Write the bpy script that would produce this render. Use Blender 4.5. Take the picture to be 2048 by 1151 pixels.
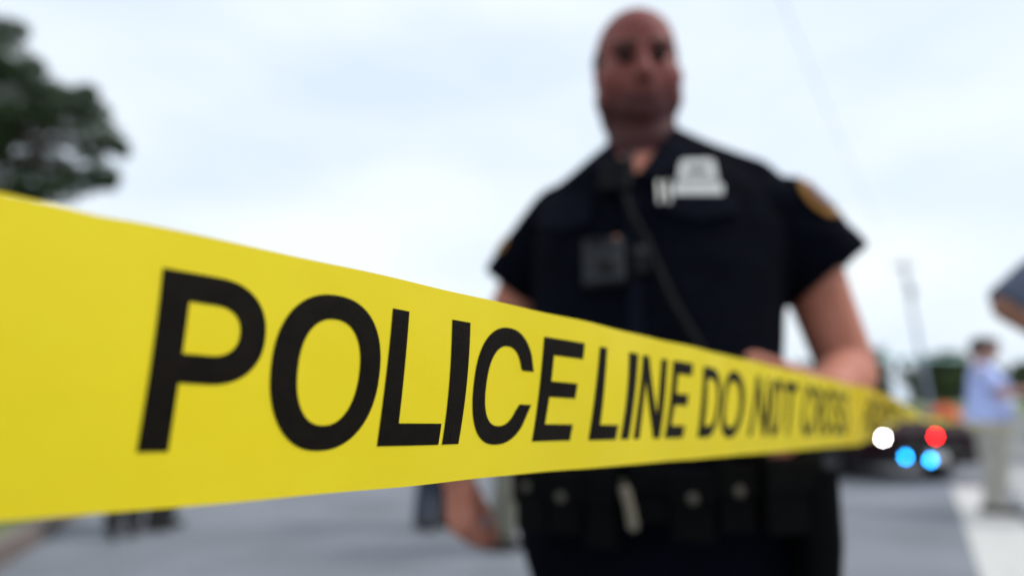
import bpy, bmesh, math, random
from mathutils import Vector, Matrix, noise, Euler
from mathutils.bvhtree import BVHTree
R = math.radians
random.seed(7)
scene = bpy.context.scene
C = scene.collection
for o in list(bpy.data.objects):
    bpy.data.objects.remove(o)

# ---------------------------------------------------------------- camera
CAM = Vector((0, 0, 1.13))
PITCH = R(9.4)
FPX = 1365.33
cam_d = bpy.data.cameras.new("camera")
cam = bpy.data.objects.new("camera", cam_d)
C.objects.link(cam)
cam.location = CAM
cam.rotation_euler = (math.pi / 2 + PITCH, 0, 0)
cam_d.sensor_width = 36
cam_d.lens = 24
cam_d.clip_start = 0.01
cam_d.clip_end = 3000
cam_d.dof.use_dof = True
cam_d.dof.focus_distance = 0.270
cam_d.dof.aperture_fstop = 2.9
cam_d.dof.aperture_blades = 9
cam_d.dof.aperture_rotation = R(12)
scene.camera = cam

# ---------------------------------------------------------------- sky, sun, exposure
SUN_EL, SUN_AZ = R(50), R(-88)          # azimuth measured from +Y towards -X
world = bpy.data.worlds.new("World")
scene.world = world
world.use_nodes = True
wt = world.node_tree
wt.nodes.clear()
def wn(t, **k):
    n = wt.nodes.new(t)
    for a, b in k.items():
        setattr(n, a, b)
    return n
w_out = wn('ShaderNodeOutputWorld')
w_bg = wn('ShaderNodeBackground')
w_sky = wn('ShaderNodeTexSky', sky_type='NISHITA', sun_disc=False)
w_sky.sun_elevation = SUN_EL
w_sky.sun_rotation = -SUN_AZ
w_sky.dust_density = 3.0
w_bg.inputs['Strength'].default_value = 0.1
w_co = wn('ShaderNodeTexCoord')
w_map = wn('ShaderNodeMapping')
w_map.inputs['Scale'].default_value = (1.0, 1.0, 2.6)
w_no = wn('ShaderNodeTexNoise')
w_no.inputs['Scale'].default_value = 1.9
w_no.inputs['Detail'].default_value = 5
w_no.inputs['Roughness'].default_value = 0.45
w_rmp = wn('ShaderNodeValToRGB')
w_rmp.color_ramp.elements[0].position = 0.38
w_rmp.color_ramp.elements[0].color = (6.7, 7.75, 9.1, 1)
w_rmp.color_ramp.elements[1].position = 0.66
w_rmp.color_ramp.elements[1].color = (8.7, 9.3, 9.6, 1)
w_mix = wn('ShaderNodeMix', data_type='RGBA')
w_mix.inputs['Factor'].default_value = 0.93      # an almost closed bright cloud layer
L = wt.links.new
L(w_co.outputs['Generated'], w_map.inputs['Vector'])
L(w_map.outputs['Vector'], w_no.inputs['Vector'])
L(w_no.outputs['Fac'], w_rmp.inputs['Fac'])
L(w_sky.outputs['Color'], w_mix.inputs[6])
L(w_rmp.outputs['Color'], w_mix.inputs[7])
L(w_mix.outputs[2], w_bg.inputs['Color'])
L(w_bg.outputs[0], w_out.inputs['Surface'])

sun_d = bpy.data.lights.new("sun", 'SUN')
sun_d.energy = 1.85
sun_d.angle = R(20)
sun_d.color = (1.0, 0.96, 0.9)
sun = bpy.data.objects.new("sun", sun_d)
C.objects.link(sun)
sd = Vector((-math.sin(SUN_AZ) * math.cos(SUN_EL), math.cos(SUN_AZ) * math.cos(SUN_EL), math.sin(SUN_EL)))
sun.rotation_euler = sd.to_track_quat('Z', 'Y').to_euler()
scene.view_settings.view_transform = 'Standard'
scene.view_settings.look = 'None'
scene.view_settings.exposure = 0.25
scene.view_settings.gamma = 1.0

# ---------------------------------------------------------------- helpers
CT, ST = math.cos(PITCH), math.sin(PITCH)
def cam2w(v):
    """camera space (right, up, forward) to world"""
    x, u, f = v
    return CAM + Vector((x, f * CT - u * ST, f * ST + u * CT))
def ray(px, py):
    return (cam2w(((px - 1024) / FPX, (575.5 - py) / FPX, 1)) - CAM)
def at(px, py, Y):
    d = ray(px, py)
    return CAM + d * (Y / d.y)

def mat(name, col, rough=0.6, metal=0.0, spec=0.5, var=0.0, vscale=8, bump=0.0, bscale=60, emit=None, estr=0, coat=0.0,
        col2=None, trans=0.0, stretch=(1, 1, 1), sheen=0.0):
    m = bpy.data.materials.new(name)
    m.use_nodes = True
    nt = m.node_tree
    b = nt.nodes['Principled BSDF']
    b.inputs['Base Color'].default_value = (*col, 1)
    b.inputs['Roughness'].default_value = rough
    b.inputs['Metallic'].default_value = metal
    b.inputs['Specular IOR Level'].default_value = spec
    b.inputs['Coat Weight'].default_value = coat
    b.inputs['Transmission Weight'].default_value = trans
    b.inputs['Sheen Weight'].default_value = sheen
    tc = nt.nodes.new('ShaderNodeTexCoord')
    mp = nt.nodes.new('ShaderNodeMapping')
    mp.inputs['Scale'].default_value = stretch
    nt.links.new(tc.outputs['Object'], mp.inputs['Vector'])
    if var or col2:
        n = nt.nodes.new('ShaderNodeTexNoise')
        n.inputs['Scale'].default_value = vscale
        n.inputs['Detail'].default_value = 6
        nt.links.new(mp.outputs['Vector'], n.inputs['Vector'])
        r = nt.nodes.new('ShaderNodeValToRGB')
        r.color_ramp.elements[0].position = 0.32
        r.color_ramp.elements[1].position = 0.68
        c2 = col2 if col2 else tuple(min(1, c * (1 + var)) for c in col)
        c1 = col if col2 else tuple(c * (1 - var) for c in col)
        r.color_ramp.elements[0].color = (*c1, 1)
        r.color_ramp.elements[1].color = (*c2, 1)
        nt.links.new(n.outputs['Fac'], r.inputs['Fac'])
        nt.links.new(r.outputs['Color'], b.inputs['Base Color'])
    if bump:
        n2 = nt.nodes.new('ShaderNodeTexNoise')
        n2.inputs['Scale'].default_value = bscale
        n2.inputs['Detail'].default_value = 4
        nt.links.new(mp.outputs['Vector'], n2.inputs['Vector'])
        bp = nt.nodes.new('ShaderNodeBump')
        bp.inputs['Strength'].default_value = bump
        bp.inputs['Distance'].default_value = 0.01
        nt.links.new(n2.outputs['Fac'], bp.inputs['Height'])
        nt.links.new(bp.outputs['Normal'], b.inputs['Normal'])
    if emit:
        b.inputs['Emission Color'].default_value = (*emit, 1)
        b.inputs['Emission Strength'].default_value = estr
    return m

def props(o, label=None, cat=None, group=None, kind=None):
    if label: o['label'] = label
    if cat: o['category'] = cat
    if group: o['group'] = group
    if kind: o['kind'] = kind
    return o
def empty(name, loc=(0, 0, 0), rz=0, **k):
    o = bpy.data.objects.new(name, None)
    C.objects.link(o)
    o.location = loc
    o.rotation_euler = (0, 0, rz)
    o.empty_display_size = 0.1
    return props(o, **k)

class MB:
    """collects closed shapes"""
    def __init__(s):
        s.v = []; s.f = []
    def add(s, vs, fs):
        n = len(s.v)
        s.v += [Vector(v) for v in vs]
        s.f += [tuple(i + n for i in f) for f in fs]
    def tube(s, rings, cap=True):
        """rings: list of equally long lists of points"""
        k = len(rings[0]); vs = [p for r in rings for p in r]; fs = []
        for i in range(len(rings) - 1):
            for j in range(k):
                a = i * k + j; b = i * k + (j + 1) % k
                fs.append((a, b, b + k, a + k))
        if cap:
            fs.append(tuple(range(k))[::-1])
            fs.append(tuple(range((len(rings) - 1) * k, len(rings) * k)))
        s.add(vs, fs)
    def loft(s, secs, seg=32, n=2.3, yaw=0):
        """secs: (centre, a, b) horizontal superellipses rotated by yaw"""
        rings = []
        cy, sy = math.cos(yaw), math.sin(yaw)
        for c, a, b in secs:
            r = []
            for i in range(seg):
                t = 2 * math.pi * i / seg
                x = a * math.copysign(abs(math.cos(t)) ** (2 / n), math.cos(t))
                y = b * math.copysign(abs(math.sin(t)) ** (2 / n), math.sin(t))
                r.append(Vector(c) + Vector((x * cy - y * sy, x * sy + y * cy, 0)))
            rings.append(r)
        s.tube(rings)
    def cone(s, p1, r1, p2, r2, seg=18, round1=True, round2=True, sq=1.0, side=None):
        p1 = Vector(p1); p2 = Vector(p2)
        d = (p2 - p1)
        l = d.length
        if l < 1e-6:
            d = Vector((0, 0, 1)); l = 1e-6
        d.normalize()
        u = Vector(side) if side is not None else d.orthogonal()
        u = (u - d * u.dot(d)).normalized()
        w = d.cross(u)
        st = []
        if round1:
            for k in range(4):
                a = math.pi / 2 * (1 - k / 4)
                st.append((-math.sin(a) * r1, max(0.02, math.cos(a)) * r1))
        st.append((0, r1)); st.append((l, r2))
        if round2:
            for k in range(1, 5):
                a = math.pi / 2 * k / 4
                st.append((l + math.sin(a) * r2, max(0.02, math.cos(a)) * r2))
        s.tube([[p1 + d * t + u * (r * math.cos(2 * math.pi * j / seg)) + w * (r * sq * math.sin(2 * math.pi * j / seg))
                 for j in range(seg)] for t, r in st])
    def chain(s, pts, rad, **k):
        for i in range(len(pts) - 1):
            s.cone(pts[i], rad[i], pts[i + 1], rad[i + 1], **k)
    def ell(s, c, r, rot=None, seg=20, M=None):
        m = Euler(rot).to_matrix() if rot else Matrix.Identity(3)
        if M is not None: m = M @ m
        c = Vector(c); rings = []
        for i in range(1, seg // 2):
            a = math.pi * i / (seg // 2)
            rings.append([c + m @ Vector((r[0] * math.sin(a) * math.cos(2 * math.pi * j / seg),
                                          r[1] * math.sin(a) * math.sin(2 * math.pi * j / seg), -r[2] * math.cos(a)))
                          for j in range(seg)])
        s.tube(rings)
    def box(s, c, h, M=None):
        c = Vector(c)
        vs = []
        for x in (-1, 1):
            for y in (-1, 1):
                for z in (-1, 1):
                    p = Vector((x * h[0], y * h[1], z * h[2]))
                    vs.append(c + (M @ p if M is not None else p))
        s.add(vs, [(0, 1, 3, 2), (4, 6, 7, 5), (0, 4, 5, 1), (2, 3, 7, 6), (0, 2, 6, 4), (1, 5, 7, 3)])
    def mesh(s, name):
        me = bpy.data.meshes.new(name)
        me.from_pydata([tuple(v) for v in s.v], [], s.f)
        bm = bmesh.new(); bm.from_mesh(me)
        bmesh.ops.recalc_face_normals(bm, faces=bm.faces)
        bm.to_mesh(me); bm.free()
        return me
    def build(s, name, m, parent=None, bevel=0.0, smooth=False, loc=None, segs=3):
        me = s.mesh(name)
        o = bpy.data.objects.new(name, me); C.objects.link(o)
        me.materials.append(m)
        if bevel:
            md = o.modifiers.new('bevel', 'BEVEL'); md.width = bevel; md.segments = segs
            md.limit_method = 'ANGLE'; md.angle_limit = R(35)
        if smooth or bevel:
            for p in me.polygons: p.use_smooth = True
        if bevel:
            me.shade_smooth() if hasattr(me, 'shade_smooth') else None
            wn_ = o.modifiers.new('wn', 'WEIGHTED_NORMAL')
        if parent: o.parent = parent
        if loc: o.location = loc
        return o
    def skin(s, name, m, parent=None, voxel=0.008, smooth=4, folds=0.0, fscale=9, stretch=(1, 1, 1)):
        """fuses the shapes into one continuous surface"""
        me = s.mesh(name)
        o = bpy.data.objects.new(name, me); C.objects.link(o)
        rm = o.modifiers.new('fuse', 'REMESH'); rm.mode = 'VOXEL'; rm.voxel_size = voxel
        if smooth:
            sm = o.modifiers.new('sm', 'SMOOTH'); sm.factor = 0.5; sm.iterations = smooth
        dg = bpy.context.evaluated_depsgraph_get()
        ev = o.evaluated_get(dg)
        me2 = bpy.data.meshes.new_from_object(ev)
        o.modifiers.clear()
        o.data = me2; bpy.data.meshes.remove(me)
        me2.name = name
        if folds:
            nrm = [v.normal.copy() for v in me2.vertices]
            off = Vector((random.random() * 9, random.random() * 9, 0))
            for v, nn in zip(me2.vertices, nrm):
                q = Vector((v.co.x * stretch[0], v.co.y * stretch[1], v.co.z * stretch[2])) * fscale + off
                q2 = q + noise.noise_vector(q * 0.7) * 0.8
                h = 1 - 2 * abs(noise.noise(q2)) + 0.4 * noise.noise(q2 * 2.3)
                v.co = v.co + nn * h * folds
        for p in me2.polygons: p.use_smooth = True
        me2.materials.clear(); me2.materials.append(m)
        if parent: o.parent = parent
        return o

# ---------------------------------------------------------------- materials
M_asphalt = mat('asphalt', (0.175, 0.187, 0.213), 0.85, var=0.22, vscale=0.9, bump=0.5, bscale=220)
M_grass = mat('grass', (0.075, 0.12, 0.03), 0.9, col2=(0.16, 0.18, 0.06), vscale=5, bump=0.8, bscale=90)
M_kerb = mat('kerb_concrete', (0.15, 0.12, 0.105), 0.9, var=0.2, vscale=6, bump=0.4, bscale=80)
M_pave = mat('pavement', (0.34, 0.32, 0.29), 0.9, var=0.14, vscale=3, bump=0.3, bscale=90)
M_paint = mat('road_paint', (0.52, 0.51, 0.49), 0.7, var=0.12, vscale=9, bump=0.3, bscale=120)
M_skin = mat('skin', (0.43, 0.160, 0.108), 0.6, spec=.18, col2=(0.50, 0.205, 0.145), vscale=22, bump=0.12, bscale=160)
def tan_shade(m, z0, z1, tint):
    """tan of the face and neck, with their backlit shade tinted in as well"""
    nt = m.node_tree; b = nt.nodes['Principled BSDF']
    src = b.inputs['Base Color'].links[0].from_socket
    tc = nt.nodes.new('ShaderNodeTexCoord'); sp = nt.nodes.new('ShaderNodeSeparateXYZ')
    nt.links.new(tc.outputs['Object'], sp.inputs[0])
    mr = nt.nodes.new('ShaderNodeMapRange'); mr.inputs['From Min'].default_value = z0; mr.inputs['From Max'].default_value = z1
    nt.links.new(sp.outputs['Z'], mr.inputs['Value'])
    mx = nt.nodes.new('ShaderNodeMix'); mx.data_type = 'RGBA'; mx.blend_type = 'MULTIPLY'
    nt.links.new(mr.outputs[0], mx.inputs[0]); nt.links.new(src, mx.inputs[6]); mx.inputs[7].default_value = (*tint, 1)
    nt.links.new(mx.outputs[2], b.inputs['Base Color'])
def stubble_shade(m, z0, z1, z2, z3, tint):
    """cropped beard growth and painted under-chin shadow on the jaw and throat, between the lips and the collar"""
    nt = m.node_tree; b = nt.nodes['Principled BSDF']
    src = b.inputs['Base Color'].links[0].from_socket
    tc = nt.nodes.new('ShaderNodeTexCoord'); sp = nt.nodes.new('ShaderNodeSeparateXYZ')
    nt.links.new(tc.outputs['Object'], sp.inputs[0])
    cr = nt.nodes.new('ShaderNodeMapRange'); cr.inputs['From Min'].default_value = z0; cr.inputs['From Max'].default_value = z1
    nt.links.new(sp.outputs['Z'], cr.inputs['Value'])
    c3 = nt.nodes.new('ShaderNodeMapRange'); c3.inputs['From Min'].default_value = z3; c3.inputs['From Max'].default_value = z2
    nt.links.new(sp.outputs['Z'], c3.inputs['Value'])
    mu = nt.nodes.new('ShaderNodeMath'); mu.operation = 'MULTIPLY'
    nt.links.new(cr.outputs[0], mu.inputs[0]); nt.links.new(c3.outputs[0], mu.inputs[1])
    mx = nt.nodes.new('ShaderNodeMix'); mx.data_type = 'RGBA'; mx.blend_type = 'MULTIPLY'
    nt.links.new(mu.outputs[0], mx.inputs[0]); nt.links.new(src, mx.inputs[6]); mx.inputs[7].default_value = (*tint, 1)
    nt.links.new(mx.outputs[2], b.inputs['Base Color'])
M_skin2 = mat('skin_tan', (0.29, 0.13, 0.08), 0.55, var=0.1, vscale=20, bump=0.1, bscale=140)
M_skin3 = mat('skin_pale', (0.44, 0.24, 0.19), 0.55, var=0.1, vscale=20)
M_navy = mat('navy_cloth', (0.0026, 0.0034, 0.0068), 0.95, spec=0.03, var=0.2, vscale=30, bump=0.35, bscale=500)
M_trou = mat('navy_trouser_cloth', (0.0025, 0.0032, 0.007), 0.95, spec=0.03, var=0.2, vscale=20, bump=0.3, bscale=500)
M_black = mat('black_leather', (0.0022, 0.0022, 0.0026), 0.7, spec=0.06, var=0.2, vscale=40, bump=0.2, bscale=200)
M_plastic = mat('black_plastic', (0.006, 0.0065, 0.008), 0.65, spec=0.10, bump=0.1, bscale=300, var=0.1)
M_camgrey = mat('grey_plastic', (0.018, 0.020, 0.025), 0.6, spec=0.2, bump=0.1, bscale=200, var=0.1)
M_silver = mat('silver_metal', (0.86, 0.83, 0.78), 0.38, metal=0.35, var=0.08, vscale=40)
M_brass = mat('brass_snap', (0.09, 0.08, 0.065), 0.5, metal=0.5, var=0.1)
M_cord = mat('pale_cord', (0.17, 0.15, 0.11), 0.8, var=0.15, vscale=60, bump=0.3, bscale=300)
M_hair = mat('cropped_hair', (0.075, 0.04, 0.03), 0.9, var=0.3, vscale=90, bump=0.6, bscale=500)
M_darkhair = mat('dark_hair', (0.012, 0.009, 0.008), 0.7, var=0.3, vscale=60, bump=0.5, bscale=200)
M_eye = mat('eye', (0.022, 0.014, 0.012), 0.5, spec=.15, var=0.1)  # dark all over: brow shade in the sockets is put into this colour
M_patch = mat('patch_gold', (0.28, 0.12, 0.015), 0.85, var=0.15, vscale=60, bump=0.3, bscale=400)
M_patch2 = mat('patch_mauve', (0.20, 0.11, 0.11), 0.85, col2=(0.08, 0.05, 0.07), vscale=70, bump=0.3, bscale=400)
M_blueshirt = mat('pale_blue_cotton', (0.47, 0.55, 0.92), 0.85, var=0.08, vscale=10, bump=0.3, bscale=200)
M_khaki = mat('khaki_cotton', (0.40, 0.38, 0.33), 0.9, var=0.1, vscale=8, bump=0.3, bscale=200)
M_olive = mat('olive_khaki_cotton', (0.16, 0.155, 0.12), 0.9, var=0.15, vscale=8, bump=0.3, bscale=200)
M_darkcloth = mat('charcoal_cloth', (0.02, 0.019, 0.021), 0.9, var=0.2, vscale=10, bump=0.3, bscale=200)
M_navy2 = mat('dark_blue_denim', (0.014, 0.022, 0.045), 0.9, var=0.2, vscale=10, bump=0.3, bscale=200)
M_greyblue = mat('grey_blue_knit', (0.055, 0.075, 0.14), 0.9, col2=(0.12, 0.13, 0.17), vscale=45, bump=0.4, bscale=200)
M_shoe = mat('shoe_leather', (0.02, 0.017, 0.015), 0.5, var=0.2)
M_carred = mat('car_paint', (0.016, 0.002, 0.006), 0.5, spec=.10, coat=0.0, var=0.08, vscale=3)
M_glass = mat('car_glass', (0.008, 0.01, 0.012), 0.15, spec=0.3, var=0.1)
M_tyre = mat('tyre_rubber', (0.012, 0.012, 0.012), 0.9, var=0.2, bump=0.3)
M_rim = mat('alloy_rim', (0.06, 0.06, 0.065), 0.5, metal=0.5, var=0.1)
M_blackgl = mat('black_trim', (0.006, 0.006, 0.007), 0.5, spec=.15, var=0.2)
M_lamp = mat('headlamp_lens', (0.03, 0.03, 0.035), 0.4, spec=.15, var=0.05)
M_ewhite = mat('white_strobe', (0.8, 0.8, 0.8), 0.4, emit=(1.0, 0.93, 1.0), estr=55)
M_ered = mat('red_strobe', (0.8, 0.05, 0.05), 0.4, emit=(1.0, 0.008, 0.010), estr=40)
M_eblue = mat('blue_strobe', (0.05, 0.2, 0.8), 0.4, emit=(0.006, 0.30, 0.9), estr=30)
M_orange = mat('orange_plastic', (0.85, 0.13, 0.03), 0.5, var=0.08, vscale=5)
M_white = mat('white_reflective', (0.7, 0.7, 0.68), 0.4, var=0.05)
M_conc = mat('concrete', (0.42, 0.42, 0.40), 0.9, var=0.15, vscale=5, bump=0.4, bscale=60)
M_teal = mat('teal_steel', (0.30, 0.55, 0.50), 0.5, metal=0.2, var=0.15, vscale=4)
M_greypole = mat('weathered_pole', (0.30, 0.33, 0.40), 0.8, var=0.2, vscale=3, bump=0.3)
M_bark = mat('bark', (0.07, 0.055, 0.045), 0.95, var=0.3, vscale=12, bump=0.8, bscale=30, stretch=(1, 1, .3))
M_phone = mat('grey_plastic_cup', (0.30, 0.31, 0.36), 0.4, var=0.08, vscale=30)
def leafmat(name, a, b):
    m = mat(name, a, 0.6, col2=b, vscale=1.3, spec=0.3)
    return m
M_leaf = leafmat('leaf_dark', (0.014, 0.036, 0.010), (0.036, 0.066, 0.018))
M_leaf2 = leafmat('leaf_mid', (0.035, 0.06, 0.016), (0.07, 0.10, 0.028))

# ---------------------------------------------------------------- tape geometry
# A straight ribbon, 76 mm wide, running away from the camera to its right.
TV = Vector((0.7736, -0.2062, 1.0)).normalized()          # camera space: right, up, forward
def c2(v): return Vector((v.x, v.z * CT - v.y * ST, v.z * ST + v.y * CT))   # direction to world
T = c2(TV)
Z0 = 0.257
P0 = cam2w(((820 - 1024) / FPX * Z0, (575.5 - 766.5) / FPX * Z0, Z0))
U0 = (Vector((0, 0, 1)) - T * T.z).normalized()
NC = T.cross(U0).normalized()
if NC.dot(CAM - P0) < 0: NC = -NC
AK = Z0 * (2080 - 820)
def t_of(px):
    return (AK / (2080 - px) - Z0) / TV.z
W = 0.0765
def profile(v, lean=0.0):
    """offset along U0 and NC of a point v (0 bottom .. 1 top) from mid width"""
    n = 12; u = c = 0.0
    s = (v - 0.5) / n
    for i in range(n):
        vv = 0.5 + s * (i + 0.5)
        a = R(11) * (1 - vv) - R(2.0) + lean
        u += s * math.cos(a); c += s * math.sin(a)
    return u * W, c * W
def smooth01(x): x = max(0, min(1, x)); return x * x * (3 - 2 * x)
T_GRIP = t_of(1700)
T_END = (7.6 - Z0) / TV.z
def tape_pt(t, v, off=0.0):
    u, c = profile(v, R(5) * smooth01((t + .02) / .09))
    tw = smooth01((t - T_GRIP - .05) / 0.75) * R(70)
    if t > T_GRIP + 0.75: tw += (t - T_GRIP - .75) * 2.6
    # faint ripples in the plastic
    rp = 0.0009 * math.sin(t * 46 + v * 2.2) + 0.0006 * math.sin(t * 91 - v * 4 + 1.0)
    rp += 0.0004 * math.exp(-((t + 0.113) / 0.011) ** 2) * (v - 0.35)
    rp -= 0.0065 * smooth01((-.055 - t) / .11)
    nar = 1 - .97 * smooth01((t - T_GRIP - .05) / .80)
    rp += 0.0035 * smooth01((t - T_GRIP + .1) / .2) * math.sin(t * 33 + v * 5)
    du = -0.0005 * math.exp(-((t + 0.112) / 0.006) ** 2) * max(0, v - .5) * 2
    u = (u + du) * nar
    c += rp + off
    # below the grip the twist turns the ribbon about its own middle line
    uu = u * math.cos(tw) - c * math.sin(tw)
    cc = u * math.sin(tw) + c * math.cos(tw)
    sag = 0.0
    if t > T_GRIP: sag = 0.0
    return P0 + T * t + U0 * uu + NC * cc + Vector((0, 0, -sag))

def tape_mat():
    m = bpy.data.materials.new('yellow_plastic_film'); m.use_nodes = True
    nt = m.node_tree; b = nt.nodes['Principled BSDF']; out = nt.nodes['Material Output']
    b.inputs['Roughness'].default_value = 0.30
    b.inputs['Specular IOR Level'].default_value = 0.35
    tc = nt.nodes.new('ShaderNodeTexCoord')
    n = nt.nodes.new('ShaderNodeTexNoise'); n.inputs['Scale'].default_value = 38; n.inputs['Detail'].default_value = 5
    nt.links.new(tc.outputs['Object'], n.inputs['Vector'])
    r = nt.nodes.new('ShaderNodeValToRGB')
    r.color_ramp.elements[0].position = 0.35; r.color_ramp.elements[1].position = 0.65
    r.color_ramp.elements[0].color = (0.97, 0.745, 0.010, 1); r.color_ramp.elements[1].color = (0.99, 0.78, 0.016, 1)
    nt.links.new(n.outputs['Fac'], r.inputs['Fac'])
    nt.links.new(r.outputs['Color'], b.inputs['Base Color'])
    n2 = nt.nodes.new('ShaderNodeTexNoise'); n2.inputs['Scale'].default_value = 420; n2.inputs['Detail'].default_value = 3
    nt.links.new(tc.outputs['Object'], n2.inputs['Vector'])
    bp = nt.nodes.new('ShaderNodeBump'); bp.inputs['Strength'].default_value = 0.10; bp.inputs['Distance'].default_value = 0.001
    mp = nt.nodes.new('ShaderNodeMapping'); mp.inputs['Rotation'].default_value = (0, 0, -math.atan2(T.y, T.x)); mp.inputs['Scale'].default_value = (3, 90, 90)
    n3 = nt.nodes.new('ShaderNodeTexNoise'); n3.inputs['Scale'].default_value = 1.0; n3.inputs['Detail'].default_value = 3
    nt.links.new(tc.outputs['Object'], mp.inputs['Vector']); nt.links.new(mp.outputs['Vector'], n3.inputs['Vector'])
    ad = nt.nodes.new('ShaderNodeMath'); ad.operation = 'MULTIPLY_ADD'; ad.inputs[1].default_value = 3.0
    nt.links.new(n3.outputs['Fac'], ad.inputs[0]); nt.links.new(n2.outputs['Fac'], ad.inputs[2])
    nt.links.new(ad.outputs[0], bp.inputs['Height']); nt.links.new(bp.outputs['Normal'], b.inputs['Normal'])
    tr = nt.nodes.new('ShaderNodeBsdfTranslucent')
    tr.inputs['Color'].default_value = (1.0, 0.77, 0.03, 1)
    mx = nt.nodes.new('ShaderNodeMixShader'); mx.inputs[0].default_value = 0.45
    nt.links.new(b.outputs[0], mx.inputs[1]); nt.links.new(tr.outputs[0], mx.inputs[2])
    nt.links.new(mx.outputs[0], out.inputs['Surface'])
    return m
M_tape = tape_mat()
M_ink = mat('black_ink', (0.0075, 0.0055, 0.0035), 0.5, spec=0.07, var=0.25, vscale=120, bump=0.1, bscale=600)

def build_tape():
    ts = []
    t = t_of(-2600)
    while t < T_END:
        ts.append(t)
        t += 0.004 if t < 1.8 else 0.03
    ts.append(T_END)
    NV = 14
    vs = []; fs = []
    for t in ts:
        for j in range(NV + 1):
            vs.append(tape_pt(t, j / NV))
    for i in range(len(ts) - 1):
        for j in range(NV):
            a = i * (NV + 1) + j
            fs.append((a, a + 1, a + NV + 2, a + NV + 1))
    me = bpy.data.meshes.new('film'); me.from_pydata([tuple(v - P0) for v in vs], [], fs)
    for p in me.polygons: p.use_smooth = True
    me.materials.append(M_tape)
    root = empty('barrier_tape', P0, label='yellow plastic tape printed with black capitals stretched across the whole view', cat='barrier tape')
    o = bpy.data.objects.new('film', me); C.objects.link(o); o.parent = root
    return root
tape_root = build_tape()

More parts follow.
